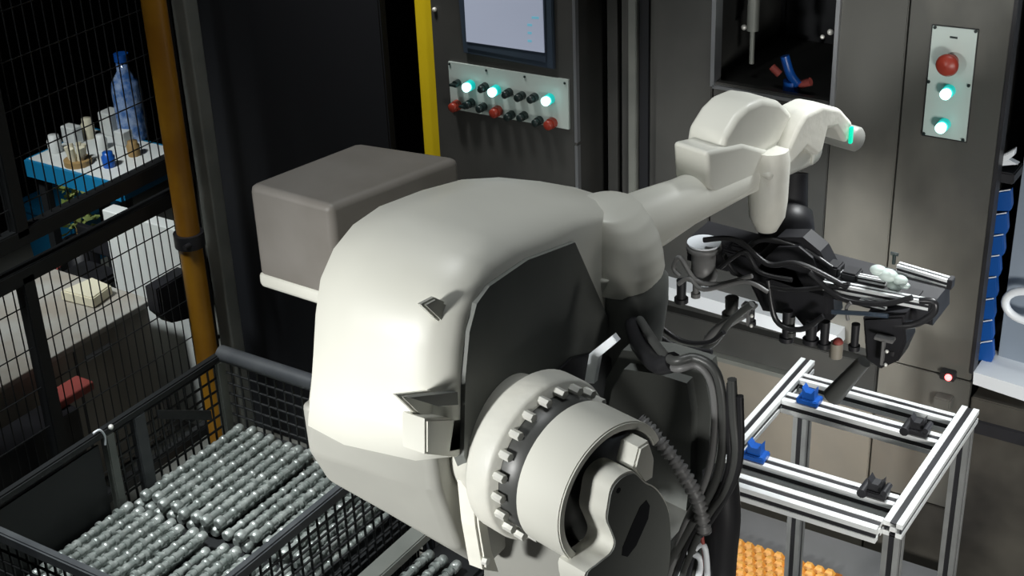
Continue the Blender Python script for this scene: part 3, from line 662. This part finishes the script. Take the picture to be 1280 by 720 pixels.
# forearm
fb = onY(800, 279, 1.86); fe_ = fb + fd * .42
fo = MB().lathe(fb, fd, [(-.04, .052), (.03, .047), (.10, .040), (.30, .036), (.42, .040), (.42, 0)], 28).build('forearm', M_robot, rb, label='tapered cream forearm tube')
def wp(px, py, off=0):   # point on the vertical plane along the forearm
    r = ray(px, py); t = (fb + fx * off - CAM).dot(fx) / r.dot(fx); return CAM + r * t
def wpr(pts, off, th, bev, name, m, label=None):
    o = MB().prism([wp(px, py, off) for px, py in pts], -fx * th).build(name, m, rb, label); soften(o, bev, 4, 20); return o
wpr([(905, 232), (902, 196), (906, 172), (922, 146), (936, 132), (955, 124), (976, 127), (990, 140), (996, 165), (1000, 196), (985, 214), (940, 232)], .03, .075, .014, 'wrist_hood', M_robot, 'rounded cream hood over the wrist motors')
wpr([(886, 235), (884, 190), (930, 180), (968, 190), (980, 204), (950, 240), (905, 262)], .035, .07, .008, 'wrist_body', M_robot)
wpr([(960, 222), (985, 190), (1000, 158), (1010, 142), (1030, 132), (1052, 136), (1066, 152), (1070, 172), (1058, 180), (1046, 160), (1036, 162), (1030, 188), (1022, 196), (1008, 186), (985, 212), (972, 236)], .055, .06, .008, 'wrist_yoke', M_robot2, 'cream wrist yoke arching to the tool side')
mp_ = wp(962, 200, .03)
MB().lathe(mp_ + V((0, 0, .02)), (0, 0, -1), [(0, .03), (.02, .034), (.09, .033), (.12, .030), (.145, .018), (.15, 0)], 24).build('wrist_motor', M_robot2, rb, label='hanging cream wrist motor')
MB().lathe(wp(1050, 168, .0), fx, [(-.05, .022), (.035, .022), (.04, .018), (.04, 0)], 20).build('tool_axis_hub', M_robotside, rb)
k = wp(1063, 168, .06); MB().box(k + V((-.002, -.004, -.016)), k + V((.004, .004, .014)), c=.001).build('indicator_strip', M_greenled, rb, label='glowing green strip on the wrist end')
MB().prism([wp(*p, .04) for p in ((1012, 180), (1022, 176), (1016, 206))], -fx * .02).build('yoke_fin', M_robot2, rb)
# axis ring and cap
C0 = onX(766, 618, -.80); AXD = fx
def cen(o): return C0 + AXD * o
def pp(px, py, off=0): r = ray(px, py); return CAM + r * ((C0 + AXD * off - CAM).dot(AXD) / r.dot(AXD))
CR = .102
MB().lathe(cen(-.26), AXD, [(0, .085), (.10, .10), (.10, .114), (.106, .118), (.140, .118), (.146, .114), (.146, 0)], 56).build('bearing_ring', M_robot2, rb, label='pale bearing ring with a circle of bolts')
MB().lathe(cen(-.115), AXD, [(0, .098), (.05, .098), (.05, 0)], 48).build('bolt_groove', M_hose, rb)
bmsh = MB().cyl((-.012, 0, 0), (.008, 0, 0), .0062, n=6, smooth=False).mesh('ring_bolt', M_chrome)
up = V((0, 0, 1)); sd = AXD.cross(up)
for i in range(22):
    a = 2 * math.pi * i / 22; p = cen(-.105) + (sd * math.cos(a) + up * math.sin(a)) * .106
    o = bpy.data.objects.new('ring_bolt', bmsh); COL.objects.link(o); o.parent = rb; o.location = p - V(rb.location); o.rotation_euler = (0, 0, -fy)
MB().lathe(cen(-.08), AXD, [(0, CR - .008), (.004, CR - .004), (.035, CR - .004), (.035, 0)], 64).build('cap_back', M_robot, rb)
def arc(a0_, a1_, r, off, n=44): return [cen(off) + (-sd * math.cos(a) + up * math.sin(a)) * r for a in [a0_ + (a1_ - a0_) * i / n for i in range(n + 1)]]
a0_, a1_ = math.radians(22), math.radians(258)
o = MB().prism(arc(a0_, a1_, CR, -.078) + arc(a1_, a0_, CR - .012, -.078), AXD * .078, .002).build('cap_wall', M_robot, rb, label='cream C shaped rim of the axis cap')
smooth_sides(o)
MB().prism(arc(a0_ + .02, a1_ - .02, CR - .0121, -.044) + arc(a1_ - .02, a0_ + .02, CR - .0135, -.044), AXD * .040).build('cap_liner_shade', M_hose, rb, label='inner face of the cap rim, its shadow put into dark grey')  # dark lining paints the shadow on the cream inner wall
MB().lathe(cen(-.0455), AXD, [(0, CR - .013), (.001, CR - .013), (.001, 0)], 48).build('cap_floor', M_hose, rb, label='floor of the hollow cap, its shade put into dark grey')  # dark colour carries the shade inside the hollow
B1 = [(793, 590), (783, 590), (772, 597), (763, 610), (759, 630), (757, 648), (763, 664), (767, 678), (761, 692), (745, 705), (730, 722), (745, 760), (800, 760), (830, 730), (838, 690), (836, 640), (822, 612), (806, 602)]
BL = loop(B1)
o = MB().prism([pp(px, py, .032) for px, py in BL], -AXD * .046).build('cap_boss', M_robot, rb, label='S edged inner boss of the axis cap')
smooth_sides(o)
cxb, cyb = 798, 680
MB().prism([pp(px, py, -.010) for px, py in ((775, 610), (770, 640), (775, 670), (770, 700), (800, 740), (825, 700), (825, 640), (800, 612))], -AXD * .036).build('boss_core', M_hose, rb)
MB().prism([pp(cxb + (px - cxb) * .965, cyb + (py - cyb) * .965, .0322) for px, py in BL], AXD * .002).build('boss_face', M_robotgrey, rb, label='flat face of the boss, its shade put into dark grey')  # dark plate paints the shade on the face turned from the light
MB().prism([pp(px, py, .03) for px, py in ((793, 587), (800, 560), (812, 552), (819, 574), (817, 598), (806, 605))], -AXD * .034, .003).build('cap_lobe', M_robot, rb)
MB().prism([pp(px, py, .0343) for px, py in ((808, 625), (812, 632), (810, 648), (795, 682), (784, 696), (777, 694), (778, 684), (790, 655), (800, 633))], AXD * .0006).build('boss_slot', M_void, rb, label='long dark slot in the boss face')
k = pp(773, 613, .0343); MB().cyl(k, k + AXD * .0006, .004, n=14).build('boss_hole', M_void, rb)
# casting lumps left of the ring
MB().prism([onX(*p, -.99) for p in ((592, 606), (610, 590), (619, 612), (610, 650), (616, 686), (626, 716), (606, 713), (597, 660))], (-.03, 0, 0), .004).build('side_lug', M_robot2, rb)
for p in ((600, 645), (604, 700), (590, 628)):
    k = onX(*p, -.99); MB().cyl(k, k + V((.008, 0, 0)), .006, n=6, smooth=False).build('lug_bolt', M_chrome, rb)
# lower arm, column and base
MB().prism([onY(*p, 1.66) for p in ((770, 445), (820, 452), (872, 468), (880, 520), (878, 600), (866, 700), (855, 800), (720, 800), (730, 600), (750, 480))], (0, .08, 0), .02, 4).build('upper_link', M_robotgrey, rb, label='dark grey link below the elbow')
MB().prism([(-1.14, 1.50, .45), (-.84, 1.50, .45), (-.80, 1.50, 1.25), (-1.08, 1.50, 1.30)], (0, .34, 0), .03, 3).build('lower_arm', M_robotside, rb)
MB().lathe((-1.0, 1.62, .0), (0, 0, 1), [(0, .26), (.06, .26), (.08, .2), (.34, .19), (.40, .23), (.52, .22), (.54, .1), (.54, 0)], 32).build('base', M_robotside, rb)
# ribbed hose
hs = [onY(*p, 1.56) for p in ((798, 524), (822, 548), (850, 585), (872, 625), (880, 665))]
mb = MB(); mb.tube(hs, .010, n=12, sub=16, rr=lambda t: .0092 + .0022 * (1 if math.sin(t * 2 * math.pi * 26) > 0 else -1))
mb.build('ribbed_hose', M_cable_grey, rb, label='ribbed grey hose beside the cap')
def cable(pts, r, m, name='cable', parent=rb, Y=1.58, label=None):
    P = [onY(p[0], p[1], p[2] if len(p) > 2 else Y) for p in pts]
    return MB().tube(P, r, n=10, sub=6).build(name, m, parent, label)
cable([(800, 400, 1.75), (835, 448), (868, 447), (893, 462), (903, 500), (903, 560), (893, 605), (868, 650), (840, 700), (830, 730)], .0065, M_hose)
cable([(800, 410, 1.75), (838, 458), (870, 456), (888, 475), (894, 515), (890, 570), (878, 612), (855, 660), (835, 725)], .0055, M_cable_grey)
cable([(915, 474), (917, 520), (920, 570), (908, 612), (880, 655), (852, 725)], .0065, M_hose)
cable([(912, 480), (911, 540), (911, 585), (893, 630), (865, 670), (842, 725)], .0045, M_rubber)
cable([(925, 495), (926, 560), (918, 600), (895, 640), (870, 680), (858, 730)], .005, M_rubber)
cable([(900, 590), (904, 640), (900, 690), (895, 760)], .026, M_rubber, name='cable_sleeve', Y=1.62, label='thick black sleeve around the cables')
cable([(790, 395, 1.78), (800, 430, 1.7), (822, 455, 1.6), (842, 452, 1.58)], .014, M_rubber, name='cable_sleeve')
cable([(860, 690), (876, 700), (870, 735)], .005, M_ledge, label='white cable end')
cable([(850, 725), (862, 695), (880, 682), (885, 730)], .0045, M_ledge, label='white cable end')
cable([(877, 668), (880, 690), (884, 730)], .003, M_redthing)

# ------------------------------------------------------------------ gripper tool
GY = 2.12
gp = thing('gripper_tool', 'black camshaft gripper with silver rails and cables hanging from the wrist', 'gripper', onY(990, 350, GY))
def gbox(px0, py0, px1, py1, h, y0=GY, d=.05, m=M_black, name='beam', c=.003, label=None):
    return MB().prism([onY(px0, py0, y0), onY(px1, py1, y0), onY(px1, py1 + h, y0), onY(px0, py0 + h, y0)], (0, d, 0), c).build(name, m, gp, label)
gbox(858, 300, 1165, 382, 26, GY, .09, name='main_beam')
gbox(905, 300, 1110, 348, 20, GY + .1, .04, name='rear_beam')
MB().prism([onY(*p, GY) for p in ((948, 318), (968, 300), (1000, 300), (1022, 318), (1036, 345), (1040, 400), (1012, 425), (990, 398), (950, 392), (930, 350))], (0, .06, 0), .012, 4).build('centre_block', M_black, gp)
MB().cyl(wp(990, 215, -.01), wp(985, 262, .0), .028, .034, n=20).build('tool_shank', M_black, gp)
MB().lathe(wp(982, 262, .0), onY(985, 330, GY + .05) - wp(982, 262, .0), [(0, .034), (.008, .046), (.04, .048), (.05, .04), (.12, .036), (.12, 0)], 28).build('tool_flange', M_black, gp, 'round black tool flange')
def gtslot(a, b, y, w, label=None): tslot(onY(*a, y), onY(*b, y), w, w).build('slide_rail', M_alu, gp, label)
gtslot((1030, 355), (1163, 381), GY - .02, .015)
gtslot((1122, 334), (1186, 353), GY + .08, .015)
gtslot((1052, 342), (1108, 353), GY + .02, .010)
gtslot((903, 318), (962, 337), GY + .02, .008)
gtslot((912, 307), (952, 319), GY + .08, .008)
gtslot((1075, 376), (1108, 384), GY - .03, .008)
for a, y in (((1164, 381), GY - .02), ((1187, 353), GY + .08)):
    k = onY(*a, y); MB().box(k + V((-.002, -.009, -.009)), k + V((.006, .009, .009)), c=.001).build('rail_cap', M_black, gp)
k = onY(880, 305, GY - .01)
MB().lathe(k, (0, 0, -1), [(0, .014), (.002, .030), (.01, .030), (.011, .021), (.05, .021), (.056, .026), (.07, .022), (.07, 0)], 24).build('air_cylinder', M_cable_grey, gp, label='short grey cylinder with a bright top disc')
MB().cyl(k + V((0, 0, .001)), k + V((0, 0, .004)), .029, n=24).build('disc_cap', M_ledge, gp, label='bright round top disc')
for p, r in (((1110, 344), .013), ((1125, 350), .010), ((1118, 358), .010), ((1098, 338), .011), ((1131, 357), .007)):
    k = onY(*p, GY - .0); MB().sphere(k, r, (1.3, 1, .8)).build('air_fitting', M_plate, gp)
k = onY(1117, 330, GY); MB().cyl(k, k + V((0, 0, .02)), .003, n=8).cyl(k + V((-.006, 0, .018)), k + V((.006, 0, .018)), .003, n=8).build('valve_handle', M_knob, gp)
def finger(px, py, l, r, m, name='gripper_finger', label=None, y=GY - .02):
    k = onY(px, py, y)
    MB().cyl(k, k + V((0, 0, -l)), r, r * .9, n=12).cyl(k + V((0, 0, -l)), k + V((0, 0, -l - .008)), r * 1.4, n=12).build(name, m, gp, label)
for px, py, l, r, m in ((852, 350, .035, .009, M_black), (870, 350, .025, .006, M_cable_grey), (915, 372, .03, .012, M_hose), (940, 378, .035, .006, M_black), (985, 388, .05, .009, M_black), (990, 395, .03, .006, M_hose), (1015, 400, .035, .010, M_black), (1032, 402, .04, .008, M_black), (1070, 405, .04, .007, M_black), (1120, 400, .05, .012, M_black)): finger(px, py, l, r, m)
for cx_, cy_, w_ in ((935, 383, 1), (1104, 424, 1.3)):
    k = onY(cx_, cy_, GY - .05)
    MB().box(k + V((-.011 * w_, -.004, -.003)), k + V((.013 * w_, .012, .003)), c=.001).box(k + V((-.001, -.004, -.036 * w_)), k + V((.004, .004, -.0)), c=.001).build('jaw_bracket', M_cable_grey, gp, label='grey T shaped jaw bracket')
    for dz in (.014, .033): MB().sphere(k + V((.009, -.004, -dz * w_)), .0032).build('jaw_screw', M_chrome, gp)
MB().prism([onY(*p, GY - .035) for p in ((1078, 398), (1130, 395), (1132, 430), (1122, 452), (1100, 462), (1082, 450))], (0, .05, 0), .004).build('jaw_block', M_black, gp)
k = onY(1046, 428, GY); MB().cyl(k, k + V((0, 0, -.028)), .011, n=14).build('sensor_head', M_beige, gp); MB().sphere(k + V((.002, 0, 0)), .009).build('sensor_tip', M_redthing, gp)
a, b = onY(1080, 452, GY), onY(1040, 496, GY)
MB().cyl(a, b, .012, .017, n=16).build('angled_arm', M_hose, gp, label='dark grey arm slanting down to the table')
def gc_(pts, r, m=M_rubber, y=GY): MB().tube([onY(p[0], p[1], p[2] if len(p) > 2 else y) for p in pts], r, n=8, sub=6).build('cable', m, gp)
gc_([(1150, 376), (1168, 378), (1166, 392), (1145, 405), (1118, 408)], .006, y=GY - .03)
gc_([(850, 345), (842, 335), (850, 322), (870, 350), (900, 355), (940, 345)], .004, M_cable_grey, GY - .04)
gc_([(848, 355), (862, 348), (880, 362), (930, 352), (960, 365)], .004, M_cable_grey, GY - .045)
gc_([(940, 380), (915, 400), (890, 430), (860, 440), (820, 420)], .006, M_hose, GY - .2)
gc_([(815, 400), (850, 425), (885, 428), (905, 415)], .004, M_rubber, GY - .22)
gc_([(812, 412), (845, 432), (890, 440)], .004, M_rubber, GY - .25)
gc_([(880, 300), (920, 300), (960, 330), (1000, 330), (1060, 360)], .005, M_rubber, GY - .03)
gc_([(900, 335), (930, 315), (950, 340), (990, 350)], .004, M_rubber, GY - .04)
gc_([(930, 392), (900, 410), (885, 425)], .009, M_cable_grey, GY - .06)
gc_([(1060, 400), (1058, 385), (1064, 378)], .003, M_cable_grey, GY - .04)
gc_([(1040, 390), (1080, 392), (1110, 395)], .004, M_bezel, GY - .045)
k = onY(1020, 301, GY + .1); MB().cyl(onY(985, 296, GY + .1), k, .003, n=8).sphere(k, .009).build('air_fitting', M_cable_grey, gp)

for px, py, hh in ((905, 322, .03), (925, 330, .04), (1012, 345, .05), (1040, 350, .03), (1062, 362, .035), (1140, 380, .02)):
    k = onY(px, py, GY + .02); MB().box(k + V((-.014, -.012, -.02)), k + V((.014, .02, hh)), c=.003).build('valve_block', M_black, gp)
gc_([(925, 322), (950, 300), (1000, 310), (1040, 335)], .005, M_rubber, GY + .01)
gc_([(905, 318), (925, 345), (985, 362), (1062, 355)], .004, M_rubber, GY - .03)
gc_([(1012, 340), (1050, 372), (1100, 380), (1140, 372)], .005, M_rubber, GY - .035)
gc_([(960, 350), (970, 400), (1000, 412), (1030, 395)], .005, M_rubber, GY - .03)
